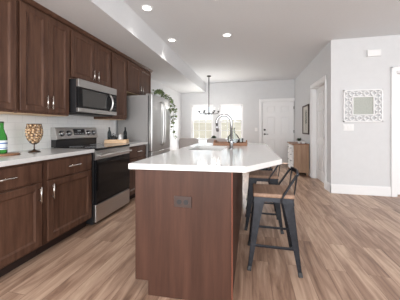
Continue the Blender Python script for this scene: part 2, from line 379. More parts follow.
def window(name, label, x0, x1):
    z0, z1 = WZ; y = YB+0.055; m = MB(); f = 0.038
    m.box(x0, x0+f, y, y+0.07, z0, z1, 0.004); m.box(x1-f, x1, y, y+0.07, z0, z1, 0.004)
    m.box(x0, x1, y, y+0.07, z0, z0+f, 0.004); m.box(x0, x1, y, y+0.07, z1-f, z1, 0.004)
    o = struct(name, m, M['trim'], label=label, cat='window'); BASE[o.name] = Vector()
    MB().box(x0-0.03, x1+0.03, YB-0.03, YB+0.06, z0-0.025, z0, 0.005).build('window_sill', M['trim'], o)
    zm = 1.374
    for sash, q0, q1, yy in (('upper_sash', zm-0.02, z1-f, y+0.038), ('lower_sash', z0+f, zm+0.02, y+0.01)):
        s = MB(); e = 0.032
        s.box(x0+f, x0+f+e, yy, yy+0.026, q0, q1); s.box(x1-f-e, x1-f, yy, yy+0.026, q0, q1)
        s.box(x0+f, x1-f, yy, yy+0.026, q0, q0+e); s.box(x0+f, x1-f, yy, yy+0.026, q1-e, q1)
        for k in (1, 2): xx = x0+f+(x1-x0-2*f)*k/3; s.box(xx-0.009, xx+0.009, yy+0.006, yy+0.02, q0, q1)
        zz = (q0+q1)/2; s.box(x0+f, x1-f, yy+0.006, yy+0.02, zz-0.009, zz+0.009)
        so = s.build(sash, M['trim'], o)
        MB().box(x0+f, x1-f, yy+0.011, yy+0.014, q0, q1).build('pane', M['pane'], so)
window('window_1', 'left one of the twin white grid windows', *W1)
window('window_2', 'right one of the twin white grid windows, behind the faucet', *W2)

# ------------------------------------------------------------ cabinets on the left wall
def shaker(y0, y1, z0, z1, xf, t=0.02, fr=0.058):
    """framed door whose front plane is x = xf, looking along +x"""
    m = MB(); b = 0.0025; x0 = xf-t
    m.box(x0, xf, y0, y0+fr, z0, z1, b); m.box(x0, xf, y1-fr, y1, z0, z1, b)
    m.box(x0, xf, y0+fr-0.002, y1-fr+0.002, z0, z0+fr, b); m.box(x0, xf, y0+fr-0.002, y1-fr+0.002, z1-fr, z1, b)
    # sloped inner moulding and flat recessed panel
    i0, i1, j0, j1 = y0+fr, y1-fr, z0+fr, z1-fr; k = 0.012
    o = [(xf-0.002, i0, j0), (xf-0.002, i1, j0), (xf-0.002, i1, j1), (xf-0.002, i0, j1)]
    n = [(xf-0.011, i0+k, j0+k), (xf-0.011, i1-k, j0+k), (xf-0.011, i1-k, j1-k), (xf-0.011, i0+k, j1-k)]
    O = [m.bm.verts.new(p) for p in o]; N = [m.bm.verts.new(p) for p in n]
    for q in range(4): m.bm.faces.new((O[q], O[(q+1) % 4], N[(q+1) % 4], N[q]))
    m.box(x0+0.002, xf-0.011, i0, i1, j0, j1)
    return m
def slab_front(y0, y1, z0, z1, xf, t=0.02):
    m = MB(); m.box(xf-t, xf, y0, y1, z0, z1, 0.004, 2); return m
def pull(y, z, xf, L, parent, vert):
    m = MB(); r = 0.007; so = 0.032
    d = Vector((0, 0, 1)) if vert else Vector((0, 1, 0)); c = Vector((xf+so, y, z))
    m.tube([c-d*L/2, c+d*L/2], r, 10)
    for s in (-1, 1):
        p = c+d*s*(L/2-0.022); m.tube([Vector((xf-0.001, p.y, p.z)), p], 0.005, 8)
    m.build('handle', M['nickel'], parent)
UX = -2.09
def upper(name, label, y0, y1, z0, doors, handles, hz):
    t = thing(name, (XL, (y0+y1)/2, z0), label, 'cabinet', 'upper cabinets')
    MB().box(XL+0.002, UX-0.021, y0, y1, z0+0.003, 2.37, 0.002).build('carcass', M['wood_up'], t)
    MB().box(XL+0.004, UX-0.024, y0+0.018, y1-0.018, z0-0.001, z0+0.004).build('underside', M['maple'], t)['label'] = 'pale unfinished maple underside'
    for i, (a, b) in enumerate(doors):
        d = shaker(a, b, z0+0.026, 2.345, UX).build('door', M['wood_up'], t)
        if handles[i] is not None: pull(handles[i], hz, UX, 0.14, d, True)
    return t
upper('upper_cabinet', 'brown upper cabinet at the left edge of the picture', 0.86, 1.612, 1.30, [(0.88, 1.23), (1.24, 1.598)], [1.19, 1.27], 1.43)
upper('upper_cabinet', 'tall two door brown upper cabinet left of the microwave, above the cork goblet', 1.616, 2.215, 1.30, [(1.63, 1.921), (1.927, 2.200)], [1.893, 1.955], 1.43)
upper('upper_cabinet', 'short two door brown cabinet directly above the microwave', 2.219, 3.012, 1.755, [(2.24, 2.640), (2.648, 3.0)], [2.60, 2.685], 1.875)
upper('upper_cabinet', 'narrow single door brown upper cabinet between microwave and refrigerator', 3.016, 3.462, 1.30, [(3.035, 3.448)], [None], 1.43)
upper('upper_cabinet', 'short brown cabinet above the refrigerator', 3.466, 4.42, 1.80, [(3.485, 3.945), (3.953, 4.405)], [3.91, 3.99], 1.90)
m = MB()
m.prism([(XL+0.002, 2.371), (UX-0.004, 2.371), (UX+0.006, 2.378), (UX+0.03, 2.401), (UX+0.03, 2.4045), (XL+0.002, 2.4045)], -4.45, -0.83, axis='y')
for v in m.bm.verts: v.co.y = -v.co.y
bmesh.ops.recalc_face_normals(m.bm, faces=m.bm.faces[:])
tag(m.solo('crown_molding', M['wood_up'], (UX, 2.6, 2.371)), 'continuous dark brown crown strip topping the upper cabinets', 'molding')

LX = -1.80
def lower(name, label, y0, y1, drawers, doors, handles):
    t = thing(name, (XL, (y0+y1)/2, 0), label, 'cabinet', 'base cabinets')
    MB().box(XL+0.002, LX-0.021, y0, y1, 0.10, 0.874, 0.002).build('carcass', M['wood_up'], t)
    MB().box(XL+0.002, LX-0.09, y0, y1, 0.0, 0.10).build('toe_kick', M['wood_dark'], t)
    for a, b in drawers:
        d = slab_front(a, b, 0.69, 0.852, LX).build('drawer', M['wood_up'], t); pull((a+b)/2, 0.775, LX, 0.16, d, False)
    for (a, b), h in zip(doors, handles):
        d = shaker(a, b, 0.122, 0.672, LX).build('door', M['wood_up'], t); pull(h, 0.575, LX, 0.14, d, True)
lower('base_cabinet', 'brown base cabinet at the left edge, under the green bottle', 0.92, 1.618, [(0.95, 1.592)], [(0.95, 1.592)], [1.562])
lower('base_cabinet', 'brown base cabinet with drawer and door immediately left of the range', 1.622, 2.236, [(1.655, 2.222)], [(1.655, 2.222)], [1.688])
lower('base_cabinet', 'brown base cabinet between the range and the refrigerator', 3.004, 3.605, [(3.03, 3.59)], [(3.03, 3.59)], [3.06])
def counter(label, y0, y1):
    m = MB(); m.box(XL+0.013, -1.775, y0, y1, 0.8745, 0.914, 0.003, 2)
    tag(m.solo('countertop', M['quartz'], (-2.1, (y0+y1)/2, 0.8745)), label, 'countertop', 'wall countertops')
counter('white quartz countertop left of the range, under bottle and goblet', 0.90, 2.240)
counter('short white quartz countertop between range and refrigerator', 3.0, 3.612)

# ------------------------------------------------------------ range
ry0, ry1 = 2.246, 2.994
t = thing('range', (-2.1, 2.62, 0), 'stainless steel range with black glass oven door and raised knob panel', 'stove')
MB().box(-2.40, -1.80, ry0, ry1, 0.02, 0.895, 0.003).build('body', M['black'], t)
MB().box(-2.37, -1.762, ry0, ry1, 0.896, 0.918, 0.006, 2).build('cooktop', M['blackglass'], t)
b = MB()
b.prism([(-2.405, 0.919), (-2.335, 0.919), (-2.335, 1.012), (-2.405, 1.012)], ry0+0.005, ry1-0.005, axis='y')
bk = b.build('backguard', M['black'], t)
b = MB(); b.prism([(-2.405, 1.012), (-2.318, 1.012), (-2.311, 1.022), (-2.345, 1.16), (-2.36, 1.168), (-2.405, 1.168)], ry0-0.002, ry1+0.002, 0.003, 1, 'y')
cp = b.build('control_panel', M['steel'], t)
def panel_pt(z): return -2.318-(z-1.045)/(1.16-1.045)*0.027
nrm = Vector((0.1150, 0, 0.027)).normalized()
for y in (2.33, 2.445, 2.80, 2.91):
    c = Vector((panel_pt(1.09), y, 1.09)); m = MB()
    m.tube([c-nrm*0.002, c+nrm*0.008], 0.040, 20); m.tube([c+nrm*0.008, c+nrm*0.03, c+nrm*0.034], [0.031, 0.029, 0.022], 20)
    m.frust(c+nrm*0.03+Vector((0, 0, -0.03)), c+nrm*0.03+Vector((-0.004, 0, 0.03)), (0.008, 0.016), (0.008, 0.016), ref=(0, 1, 0))
    k = m.build('knob', M['chrome'], t)
m = MB(); x0, x1 = panel_pt(1.065), panel_pt(1.145)
m.prism([(x0-0.01, 1.065), (x0+0.003, 1.065), (x1+0.003, 1.145), (x1-0.01, 1.145)], 2.525, 2.735, axis='y'); dp = m.build('display', M['display'], cp)
for i in range(6): MB().box(panel_pt(1.085)+0.002, panel_pt(1.085)+0.0042, 2.54+i*0.032, 2.555+i*0.032, 1.08, 1.088).build('touch_key', M['displaymark'], cp)
m = MB(); m.box(panel_pt(1.12)+0.002, panel_pt(1.12)+0.0042, 2.60, 2.66, 1.112, 1.128); m.build('clock_display', M['displaymark'], cp)
d = MB(); d.box(-1.80, -1.765, ry0+0.004, ry1-0.004, 0.775, 0.893, 0.004)
d = d.build('oven_door', M['steel'], t)
MB().box(-1.80, -1.762, ry0+0.004, ry1-0.004, 0.262, 0.785, 0.004).build('oven_glass', M['blackglass'], d)
h = MB(); h.tube([(-1.715, ry0+0.04, 0.83), (-1.715, ry1-0.04, 0.83)], 0.012, 12)
for y in (ry0+0.07, ry1-0.07): h.box(-1.768, -1.712, y-0.011, y+0.011, 0.822, 0.838, 0.003)
h.build('oven_handle', M['steel'], d)
MB().box(-1.80, -1.765, ry0+0.004, ry1-0.004, 0.045, 0.250, 0.006, 2).build('drawer', M['steel'], t)
for x in (-2.34, -1.86):
    for y in (ry0+0.05, ry1-0.05): MB().cyl((x, y, 0.0), 0.018, 0.021).build('foot', M['blackplastic'], t)
for x, y, r in ((-2.2, 2.43, 0.08), (-1.93, 2.43, 0.105), (-2.2, 2.81, 0.08), (-1.93, 2.81, 0.105)):
    MB().tube([(x+r*math.cos(a), y+r*math.sin(a), 0.9182) for a in [2*PI*k/32 for k in range(32)]], 0.0012, 4, True).build('burner_ring', M['displaymark'], t)

# ------------------------------------------------------------ microwave
t = thing('microwave', (-2.2, 2.61, 1.345), 'stainless over range microwave with black glass and curved handle', 'microwave')
my0, my1, mx = 2.226, 2.998, -1.985
MB().box(XL+0.002, mx-0.035, my0, my1, 1.345, 1.75, 0.003).build('body', M['black'], t)
d = MB(); d.box(mx-0.034, mx, my0, my1, 1.655, 1.75, 0.004).box(mx-0.034, mx, my0, my1, 1.352, 1.405, 0.004)
dr = d.build('door', M['steel'], t)
MB().box(mx-0.034, mx-0.002, my0+0.002, my1-0.002, 1.404, 1.656, 0.002).build('glass', M['blackglass'], dr)
MB().box(mx-0.004, mx-0.0005, my0+0.07, my0+0.52, 1.425, 1.635).build('viewing_window', M['greyglass'], dr)
for i in range(4):
    for j in range(3): MB().box(mx-0.003, mx-0.0008, 2.895+j*0.03, 2.913+j*0.03, 1.44+i*0.04, 1.452+i*0.04).build('key', M['iron'], dr)
MB().box(mx-0.003, mx-0.0008, 2.895, 2.975, 1.61, 1.64).build('clock_display', M['iron'], dr)
h = MB(); h.tube([(mx-0.002, 2.82, 1.40+0.24*k/12) if k in (0, 12) else (mx+0.055*math.sin(PI*k/12)**0.7, 2.82, 1.40+0.24*k/12) for k in range(13)], 0.012, 10)
h.build('handle', M['steel'], dr)
v = MB(); v.box(XL+0.05, mx-0.05, my0+0.05, my1-0.05, 1.335, 1.346, 0.003); v.build('vent_panel', M['iron'], t)

# ------------------------------------------------------------ refrigerator
t = thing('refrigerator', (-2.05, 4.08, 0), 'grey stainless french door refrigerator at the end of the cabinets', 'refrigerator')
fy0, fy1 = 3.632, 4.532
MB().box(-2.39, -1.785, fy0, fy1, 0.03, 1.755, 0.006).build('body', M['fridge_side'], t)
MB().box(-2.3, -1.80, fy0+0.05, fy1-0.05, 0.0, 0.035).build('base', M['blackplastic'], t)
MB().box(-1.786, -1.772, fy0+0.012, fy1-0.012, 0.05, 1.74).build('gasket', M['blackplastic'], t)
for a, b, hy in ((fy0, 4.079, 4.035), (4.085, fy1, 4.13)):
    d = MB().box(-1.772, -1.70, a, b, 0.735, 1.765, 0.010, 3).build('door', M['steel_fridge'], t)
    h = MB(); pts = [(-1.702, hy, 0.82), (-1.668, hy, 0.86)]+[(-1.66+0.018*math.sin(PI*k/10), hy, 0.88+0.74*k/10) for k in range(11)]+[(-1.668, hy, 1.64), (-1.702, hy, 1.68)]
    h.tube(pts, 0.013, 10); h.build('handle', M['steel'], d)
d = MB().box(-1.772, -1.70, fy0, fy1, 0.06, 0.727, 0.010, 3).build('freezer_drawer', M['steel_fridge'], t)
h = MB(); h.tube([(-1.702, fy0+0.07, 0.65), (-1.662, fy0+0.09, 0.65), (-1.655, 4.08, 0.65), (-1.662, fy1-0.09, 0.65), (-1.702, fy1-0.07, 0.65)], 0.012, 10); h.build('handle', M['steel'], d)
for y in (fy0+0.06, fy1-0.06): MB().box(-1.84, -1.72, y-0.03, y+0.03, 1.755, 1.782, 0.006).build('hinge_cover', M['fridge_side'], t)

# ------------------------------------------------------------ island
t = thing('kitchen_island', (-0.44, 2.5, 0), 'dark brown kitchen island with plain end panel under white quartz', 'island')
ix0, ix1, iy0, iy1 = -0.785, -0.115, 1.405, 3.58
m = MB(); m.prism([(ix0+0.02, iy0+0.02), (ix1-0.012, iy0+0.04), (ix1-0.012, iy1-0.02), (ix0+0.02, iy1-0.02)], 0.10, 0.66); m.build('carcass', M['wood_isl'], t)
# end panel with the toe notch at its lower left corner (slightly out of square)
m = MB()
m.prism([(ix0, 0.10), (ix0+0.095, 0.10), (ix0+0.095, 0.0), (ix1, 0.0), (ix1, 0.8735), (ix0, 0.8735)], iy0, iy0+0.02, 0.0015, 1, 'y')
for v in m.bm.verts: v.co.y += (v.co.x-ix0)*0.05
m.build('end_panel', M['wood_isl'], t)
m = MB(); m.box(ix1-0.001, ix1+0.004, iy0+0.03, iy0+0.056, 0.0, 0.8735, 0.001); m.build('edge_strip', M['wood_edge'], t)['label'] = 'orange brown edge strip'
m = MB(); m.box(ix1-0.011, ix1, iy0+0.055, iy1, 0.0, 0.8735, 0.001); m.build('back_panel', M['wood_isl'], t)
m = MB(); m.box(ix0+0.02, ix1-0.012, iy1-0.019, iy1, 0.0, 0.8735, 0.001); m.build('end_panel', M['wood_isl'], t)
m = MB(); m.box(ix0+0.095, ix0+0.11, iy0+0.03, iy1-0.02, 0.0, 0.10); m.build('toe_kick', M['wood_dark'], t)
def door_left(y0, y1, z0, z1, name, hv):
    s = shaker(y0, y1, z0, z1, 0) if name == 'door' else slab_front(y0, y1, z0, z1, 0)
    for v in s.bm.verts: v.co.x = ix0-v.co.x
    bmesh.ops.reverse_faces(s.bm, faces=s.bm.faces[:])
    for v in s.bm.verts: v.co.x += 0.0
    return s
m = MB(); m.box(ix0+0.02, ix0+0.038, iy0+0.03, iy1-0.02, 0.10, 0.8735); m.build('face_frame', M['wood_isl'], t)
yy = iy0+0.04
for k in range(4):
    w_ = (iy1-0.03-yy)/4; a, b = yy+k*w_+0.008, yy+(k+1)*w_-0.008
    m = shaker(a, b, 0.122, 0.85, 0)
    for v in m.bm.verts: v.co.x = ix0-v.co.x
    bmesh.ops.reverse_faces(m.bm, faces=m.bm.faces[:])
    d = m.build('door', M['wood_isl'], t)
    h = MB(); hy = b-0.035 if k % 2 == 0 else a+0.035
    h.tube([(ix0-0.032, hy, 0.65), (ix0-0.032, hy, 0.79)], 0.006, 8)
    for z in (0.672, 0.768): h.tube([(ix0+0.001, hy, z), (ix0-0.032, hy, z)], 0.005, 8)
    h.build('handle', M['nickel'], d)
# outlet on the end panel
ox, oz = -0.442, 0.662; oy = iy0+(ox-ix0)*0.05-0.001
o = MB().box(ox-0.062, ox+0.062, oy-0.006, oy+0.001, oz-0.037, oz+0.037, 0.003, 2).build('outlet_plate', M['brownplate'], t)
for s in (-1, 1): MB().cyl((ox+s*0.024, oy-0.0085, oz), 0.017, 0.004, 18, 'y').build('socket', M['black'], o)
# worktop with sink cut-out
sx0, sx1, sy0, sy1 = -0.70, -0.30, 2.40, 2.98
cx0, cx1 = -0.824, 0.246
yfl, yfr = 1.378, 1.432
m = MB(); zt, zb = 0.914, 0.8745
def quad(pts): m.prism(pts, zb, zt)
bm = m.bm
outer = [(cx0, yfl), (-0.025, yfr), (cx1, 1.84), (cx1, 3.64), (cx0, 3.64)]
inner = [(sx0, sy0), (sx1, sy0), (sx1, sy1), (sx0, sy1)]
fill = bmesh.new()
ov = [fill.verts.new((x, y, zt)) for x, y in outer]; iv = [fill.verts.new((x, y, zt)) for x, y in inner]
ed = [fill.edges.new((a[i], a[(i+1) % len(a)])) for a in (ov, iv) for i in range(len(a))]
bmesh.ops.triangle_fill(fill, edges=ed, use_beauty=True)
for f in list(fill.faces):
    c = f.calc_center_median()
    if sx0 < c.x < sx1 and sy0 < c.y < sy1: fill.faces.remove(f)
r = bmesh.ops.extrude_face_region(fill, geom=fill.faces[:])
for v in [q for q in r['geom'] if isinstance(q, bmesh.types.BMVert)]: v.co.z = zb
bmesh.ops.recalc_face_normals(fill, faces=fill.faces[:])
m.merge(fill)
top = m.solo('island_countertop', M['quartz'], (-0.3, 2.5, zb))
bv = top.modifiers.new('bevel', 'BEVEL'); bv.width = 0.003; bv.segments = 2; bv.limit_method = 'ANGLE'
tag(top, 'big white quartz island top with clipped corner and sink', 'countertop')
# sink
t = thing('sink', ((sx0+sx1)/2, (sy0+sy1)/2, 0.675), 'stainless undermount sink set into the island top', 'sink')
m = MB(); e = 0.004; zb2 = 0.68
m.box(sx0-e, sx0, sy0-e, sy1+e, zb2, 0.8735); m.box(sx1, sx1+e, sy0-e, sy1+e, zb2, 0.8735)
m.box(sx0, sx1, sy0-e, sy0, zb2, 0.8735); m.box(sx0, sx1, sy1, sy1+e, zb2, 0.8735); m.box(sx0-e, sx1+e, sy0-e, sy1+e, zb2-e, zb2)
m.build('basin', M['steel'], t)
MB().lathe([(0, 0.004), (0.03, 0.003), (0.042, 0.001), (0.045, 0.0)], ((sx0+sx1)/2, (sy0+sy1)/2, zb2)).build('drain', M['chrome'], t)
# faucet
fx, fy = -0.215, 2.62
t = thing('faucet', (fx, fy, 0.914), 'tall chrome gooseneck faucet standing beside the island sink', 'faucet')
MB().lathe([(0, 0), (0.028, 0), (0.028, 0.006), (0.022, 0.012), (0.02, 0.09), (0.016, 0.11), (0.0, 0.11)], (fx, fy, 0.914)).build('base', M['chrome'], t)
R = 0.088; pts = [(fx, fy, 1.0), (fx, fy, 1.225)]+[(fx-R+R*math.cos(a), fy, 1.225+R*math.sin(a)) for a in [PI*k/16*1.07 for k in range(1, 17)]]
last = pts[-1]; MB().tube(pts, 0.015, 12).build('spout', M['chrome'], t)
MB().tube([last, (last[0]-0.004+0.006, fy, last[2]-0.03), (last[0]+0.012, fy, last[2]-0.09)], [0.0125, 0.015, 0.017], 12).build('spray_head', M['chrome'], t)
MB().tube([(fx+0.015, fy, 0.985), (fx+0.05, fy, 0.99), (fx+0.085, fy-0.005, 1.035)], [0.01, 0.007, 0.006], 10).build('lever', M['chrome'], t)
# wooden tray with glass jug
tx, ty = -0.275, 3.23
t = thing('serving_tray', (tx, ty, 0.9142), 'brown wooden serving tray with raised ends behind the faucet', 'tray')
MB().box(tx-0.235, tx+0.235, ty-0.15, ty+0.15, 0.9142, 0.926, 0.003).build('bottom', M['board'], t)
for q0, q1 in ((ty-0.15, ty-0.135), (ty+0.135, ty+0.15)): MB().box(tx-0.235, tx+0.235, q0, q1, 0.926, 0.952, 0.003).build('side_rail', M['board'], t)
for s in (-1, 1):
    m = MB(); x0, x1 = sorted((tx+s*0.235, tx+s*0.218))
    m.prism([(ty-0.135, 0.926), (ty+0.135, 0.926), (ty+0.135, 0.952), (ty+0.07, 0.985), (ty-0.07, 0.985), (ty-0.135, 0.952)], x0, x1, 0.003, 1, 'x'); m.build('handle', M['board'], t)
t = thing('glass_jug', (-0.235, 3.2, 0.9265), 'round clear glass jug with narrow neck standing on the wooden tray', 'jug')
MB().lathe([(0.0, 0.002), (0.05, 0.0), (0.072, 0.02), (0.085, 0.06), (0.08, 0.10), (0.055, 0.135), (0.026, 0.16), (0.022, 0.21), (0.027, 0.235), (0.024, 0.235), (0.019, 0.21), (0.023, 0.162), (0.05, 0.134), (0.076, 0.10), (0.081, 0.06), (0.068, 0.022), (0.046, 0.005), (0, 0.005)], (-0.235, 3.2, 0.9265), 28).build('body', M['clear'], t)
MB().lathe([(0, 0.006), (0.045, 0.007), (0.067, 0.024), (0.079, 0.06), (0.078, 0.075), (0, 0.075)], (-0.235, 3.2, 0.9265), 28).build('water', M['clear'], t)
t = thing('drinking_glass', (-0.15, 3.20, 0.9265), 'small clear drinking glass beside the jug on the tray', 'glass')
MB().lathe([(0, 0.0), (0.028, 0.0), (0.034, 0.09), (0.031, 0.09), (0.026, 0.006), (0, 0.006)], (-0.125, 3.17, 0.9265), 20).build('body', M['clear'], t)

# ------------------------------------------------------------ stools
def make_stool(label):
    t = thing('bar_stool', (0, 0, 0), label, 'stool', 'bar stools along the island')
    m = MB(); m.box(-0.162, 0.162, -0.162, 0.162, 0.588, 0.622, 0.010, 2); m.build('seat', M['seatwood'], t)
    m = MB()
    for s in (-1, 1):
        for ax in (0, 1):
            p = [(-0.155, 0.587), (0.155, 0.587), (0.16, 0.535), (0.10, 0.535), (0.07, 0.552), (-0.07, 0.552), (-0.10, 0.535), (-0.16, 0.535)]
            b = bmesh.new(); f = b.faces.new([b.verts.new((q[0], s*(0.150+(0.587-q[1])*0.12), q[1])) for q in p])
            r = bmesh.ops.extrude_face_region(b, geom=[f])
            for v in [g for g in r['geom'] if isinstance(g, bmesh.types.BMVert)]: v.co.y -= s*0.004
            bmesh.ops.recalc_face_normals(b, faces=b.faces[:])
            if ax:
                for v in b.verts: v.co = Vector((-v.co.y, v.co.x, v.co.z))
            m.merge(b)
    m.build('apron', M['stool'], t)
    for sx in (-1, 1):
        for sy in (-1, 1):
            # folded sheet metal leg: two tapered flanges meeting at the outer corner
            m = MB(); a = Vector((sx*0.150, sy*0.150, 0.586)); b = Vector((sx*0.205, sy*0.205, 0.02))
            for dx, dy in ((-sx, 0), (0, -sy)):
                D = Vector((dx, dy, 0)); q = bmesh.new(); th = Vector((0 if dx else -sx*0.004, 0 if dy else -sy*0.004, 0))
                v = [q.verts.new(p) for p in (a, a+D*0.085, a+D*0.06+(b-a)*0.35, b+D*0.028, b)]
                f = q.faces.new(v); r = bmesh.ops.extrude_face_region(q, geom=[f])
                for g in r['geom']:
                    if isinstance(g, bmesh.types.BMVert): g.co += th
                bmesh.ops.recalc_face_normals(q, faces=q.faces[:]); m.merge(q)
            l = m.build('leg', M['stool'], t)
            m = MB(); c = Vector((sx*0.194, sy*0.194, 0)); m.frust(c+Vector((sx*.002, sy*.002, 0.0)), c+Vector((-sx*.002, -sy*.002, 0.035)), (0.034, 0.034), (0.03, 0.03), 0.004, (1, 0, 0)); m.build('rubber_foot', M['blackplastic'], l)
    def at(z): return 0.150+(0.586-z)/0.566*0.055-0.006
    for z, ax, s in ((0.20, 0, -1), (0.20, 0, 1), (0.255, 1, -1), (0.255, 1, 1)):
        k = at(z); p, q = ((-k, s*k, z), (k, s*k, z)) if ax == 0 else ((s*k, -k, z), (s*k, k, z))
        MB().frust(p, q, (0.012, 0.02), (0.012, 0.02), 0.003).build('footrest', M['stool'], t)
    # low back: one bent flat bar from side to side, plus posts and a back plate
    for s in (-1, 1):
        m = MB(); P = [(0.055, s*0.170, 0.555), (0.07, s*0.170, 0.61), (0.172, s*0.150, 0.772), (0.188, s*0.138, 0.786)]
        for p, q in zip(P, P[1:]): m.frust(p, q, (0.012, 0.034), (0.012, 0.034), 0.002, (0, 1, 0))
        m.build('back_arm', M['stool'], t)
        m = MB(); m.frust((0.158, s*0.118, 0.57), (0.186, s*0.118, 0.78), (0.006, 0.03), (0.006, 0.034), 0.001, (0, 1, 0)); m.build('back_post', M['stool'], t)
    m = MB(); pts = [(0.188+0.016*math.cos(PI*y/0.28), y, 0.786) for y in [-0.14+0.28*k/10 for k in range(11)]]
    for p, q in zip(pts, pts[1:]): m.frust(p, q, (0.010, 0.034), (0.010, 0.034))
    m.build('top_rail', M['stool'], t)
    return t
st = make_stool('nearest of three dark metal bar stools with low back and wooden seat')
st2 = copy_tree(st); st3 = copy_tree(st)
st.location = (0.188, 2.04, 0); st2.location = (0.150, 2.75, 0); st3.location = (0.155, 3.42, 0)
st2['label'] = 'middle one of the three metal bar stools, half under the island top'
st3['label'] = 'farthest of the three metal bar stools, mostly hidden by the middle one'

# ------------------------------------------------------------ items on the wall counter
bx_, by_ = -2.215, 1.560
tag(MB().lathe([(0, 0), (0.105, 0), (0.112, 0.006), (0.105, 0.013), (0, 0.013)], (-2.17, 1.555, 0.9145), 32).solo('coaster_board', M['board'], (-2.17, 1.555, 0.9145)), 'round brown wooden board under the green bottle', 'board')
t = thing('bottle', (bx_, by_, 0.928), 'green glass water bottle with pale label at the left edge', 'bottle')
MB().lathe([(0, 0.003), (0.036, 0), (0.041, 0.01), (0.041, 0.135), (0.036, 0.16), (0.024, 0.195), (0.0155, 0.225), (0.0145, 0.262), (0.016, 0.266), (0.016, 0.275), (0.0125, 0.276)], (bx_, by_, 0.928), 28).build('glass', M['green'], t)
l = MB().lathe([(0.0414, 0.035), (0.0418, 0.036), (0.0418, 0.118), (0.0414, 0.119)], (bx_, by_, 0.928), 28).build('label', M['label'], t)
m = MB(); m.lathe([(0.042, 0.088), (0.0423, 0.089), (0.0423, 0.098), (0.042, 0.099)], (bx_, by_, 0.928), 28); m.lathe([(0.042, 0.045), (0.0423, 0.046), (0.0423, 0.051), (0.042, 0.052)], (bx_, by_, 0.928), 28); m.build('label_band', M['labelblue'], l)
MB().lathe([(0, 0.292), (0.015, 0.291), (0.0168, 0.286), (0.0168, 0.2765), (0, 0.2765)], (bx_, by_, 0.928), 20).build('cap', M['leafdark'], t)

# cork goblet
gx, gy, gz = -2.165, 1.83, 0.9145
t = thing('wire_goblet', (gx, gy, gz), 'dark wire wine goblet filled with corks, left of the range', 'goblet')
MB().lathe([(0, 0.0), (0.052, 0.0), (0.055, 0.004), (0.04, 0.012), (0.015, 0.02), (0.006, 0.03), (0.005, 0.075), (0.009, 0.085), (0, 0.087)], (gx, gy, gz), 24).build('stem', M['bronze'], t)
prof = [(0.012, 0.078), (0.036, 0.095), (0.058, 0.13), (0.071, 0.17), (0.075, 0.205), (0.068, 0.25), (0.061, 0.285)]
m = MB()
for k in range(12):
    a = 2*PI*k/12; m.tube([(gx+r*math.cos(a+0.25*(i % 2)), gy+r*math.sin(a+0.25*(i % 2)), gz+z) for i, (r, z) in enumerate(prof)], 0.0026, 6)
for r, z in (prof[0], prof[1], prof[3], prof[5], prof[6]): m.tube([(gx+r*math.cos(2*PI*k/28), gy+r*math.sin(2*PI*k/28), gz+z) for k in range(28)], 0.004 if z > 0.27 else 0.002, 6, True)
m.build('cage', M['bronze'], t)
cork_me = None; n_c = 0
def prad(z):
    for (r0, z0), (r1, z1) in zip(prof, prof[1:]):
        if z0 <= z <= z1: return r0+(r1-r0)*(z-z0)/(z1-z0)
for z, n, rr in ((0.104, 3, 0.022), (0.126, 6, 0.035), (0.150, 9, 0.045), (0.175, 10, 0.052), (0.200, 11, 0.055), (0.225, 10, 0.053), (0.250, 9, 0.047), (0.274, 8, 0.041), (0.20, 3, 0.016), (0.225, 3, 0.016), (0.25, 3, 0.014)):
    for k in range(n):
        a = 2*PI*(k+random.uniform(-.12, .12))/n+z*30
        if cork_me is None:
            o = MB().lathe([(0, -0.021), (0.0095, -0.021), (0.0105, -0.019), (0.0105, 0.019), (0.0095, 0.021), (0, 0.021)], (0, 0, 0), 10).solo('cork', M['cork'], (0, 0, 0)); cork_me = o.data
        else:
            o = bpy.data.objects.new('cork', cork_me); C.objects.link(o)
        o.location = (gx+rr*math.cos(a), gy+rr*math.sin(a), gz+z)
        # most lie radially with the round end showing, some lie along the cage
        dirv = Vector((math.cos(a), math.sin(a), random.uniform(-.25, .35)))
        o.rotation_euler = dirv.to_track_quat('Z', 'Y').to_euler()
        tag(o, 'tan wine cork packed inside the wire goblet', 'cork', 'corks in the goblet')

# tray of coffee things right of the range
ax, ay, az = -2.13, 3.22, 0.9145
t = thing('counter_tray', (ax, ay, az), 'pale wooden tray holding bottles, on the counter by the refrigerator', 'tray')
t.rotation_euler = (0, 0, math.radians(20))
m = MB(); m.box(ax-0.17, ax+0.17, ay-0.10, ay+0.10, az, az+0.012, 0.002); m.build('bottom', M['traywood'], t)
m = MB(); m.box(ax-0.17, ax+0.17, ay-0.10, ay-0.088, az+0.0, az+0.06, 0.003).box(ax-0.17, ax+0.17, ay+0.088, ay+0.10, az, az+0.06, 0.003).box(ax-0.17, ax-0.158, ay-0.088, ay+0.088, az, az+0.06, 0.003).box(ax+0.158, ax+0.17, ay-0.088, ay+0.088, az, az+0.06, 0.003); m.build('sides', M['traywood'], t)
ca, sa = math.cos(math.radians(20)), math.sin(math.radians(20))
def tr(u, v): return (ax+u*ca-v*sa, ay+u*sa+v*ca, az+0.0125)
def tall_bottle(u, v, h, label):
    p = tr(u, v); q = thing('syrup_bottle', p, label, 'bottle', 'bottles in the counter tray')
    MB().lathe([(0, 0), (0.026, 0), (0.029, 0.006), (0.029, h*0.62), (0.024, h*0.72), (0.012, h*0.82), (0.012, h*0.95), (0, h*0.95)], p, 20).build('body', M['smoke'], q)
    MB().lathe([(0, h*0.951), (0.014, h*0.951), (0.014, h), (0.009, h*1.04), (0, h*1.04)], p, 16).build('cap', M['black'], q)
tall_bottle(-0.125, 0.02, 0.24, 'smoky bottle at the left end of the pale wooden tray')
tall_bottle(0.125, 0.03, 0.24, 'smoky bottle at the right end of the pale wooden tray, by the refrigerator')
p = tr(-0.052, -0.005); q = thing('teapot', p, 'small black teapot in the pale wooden tray', 'teapot')
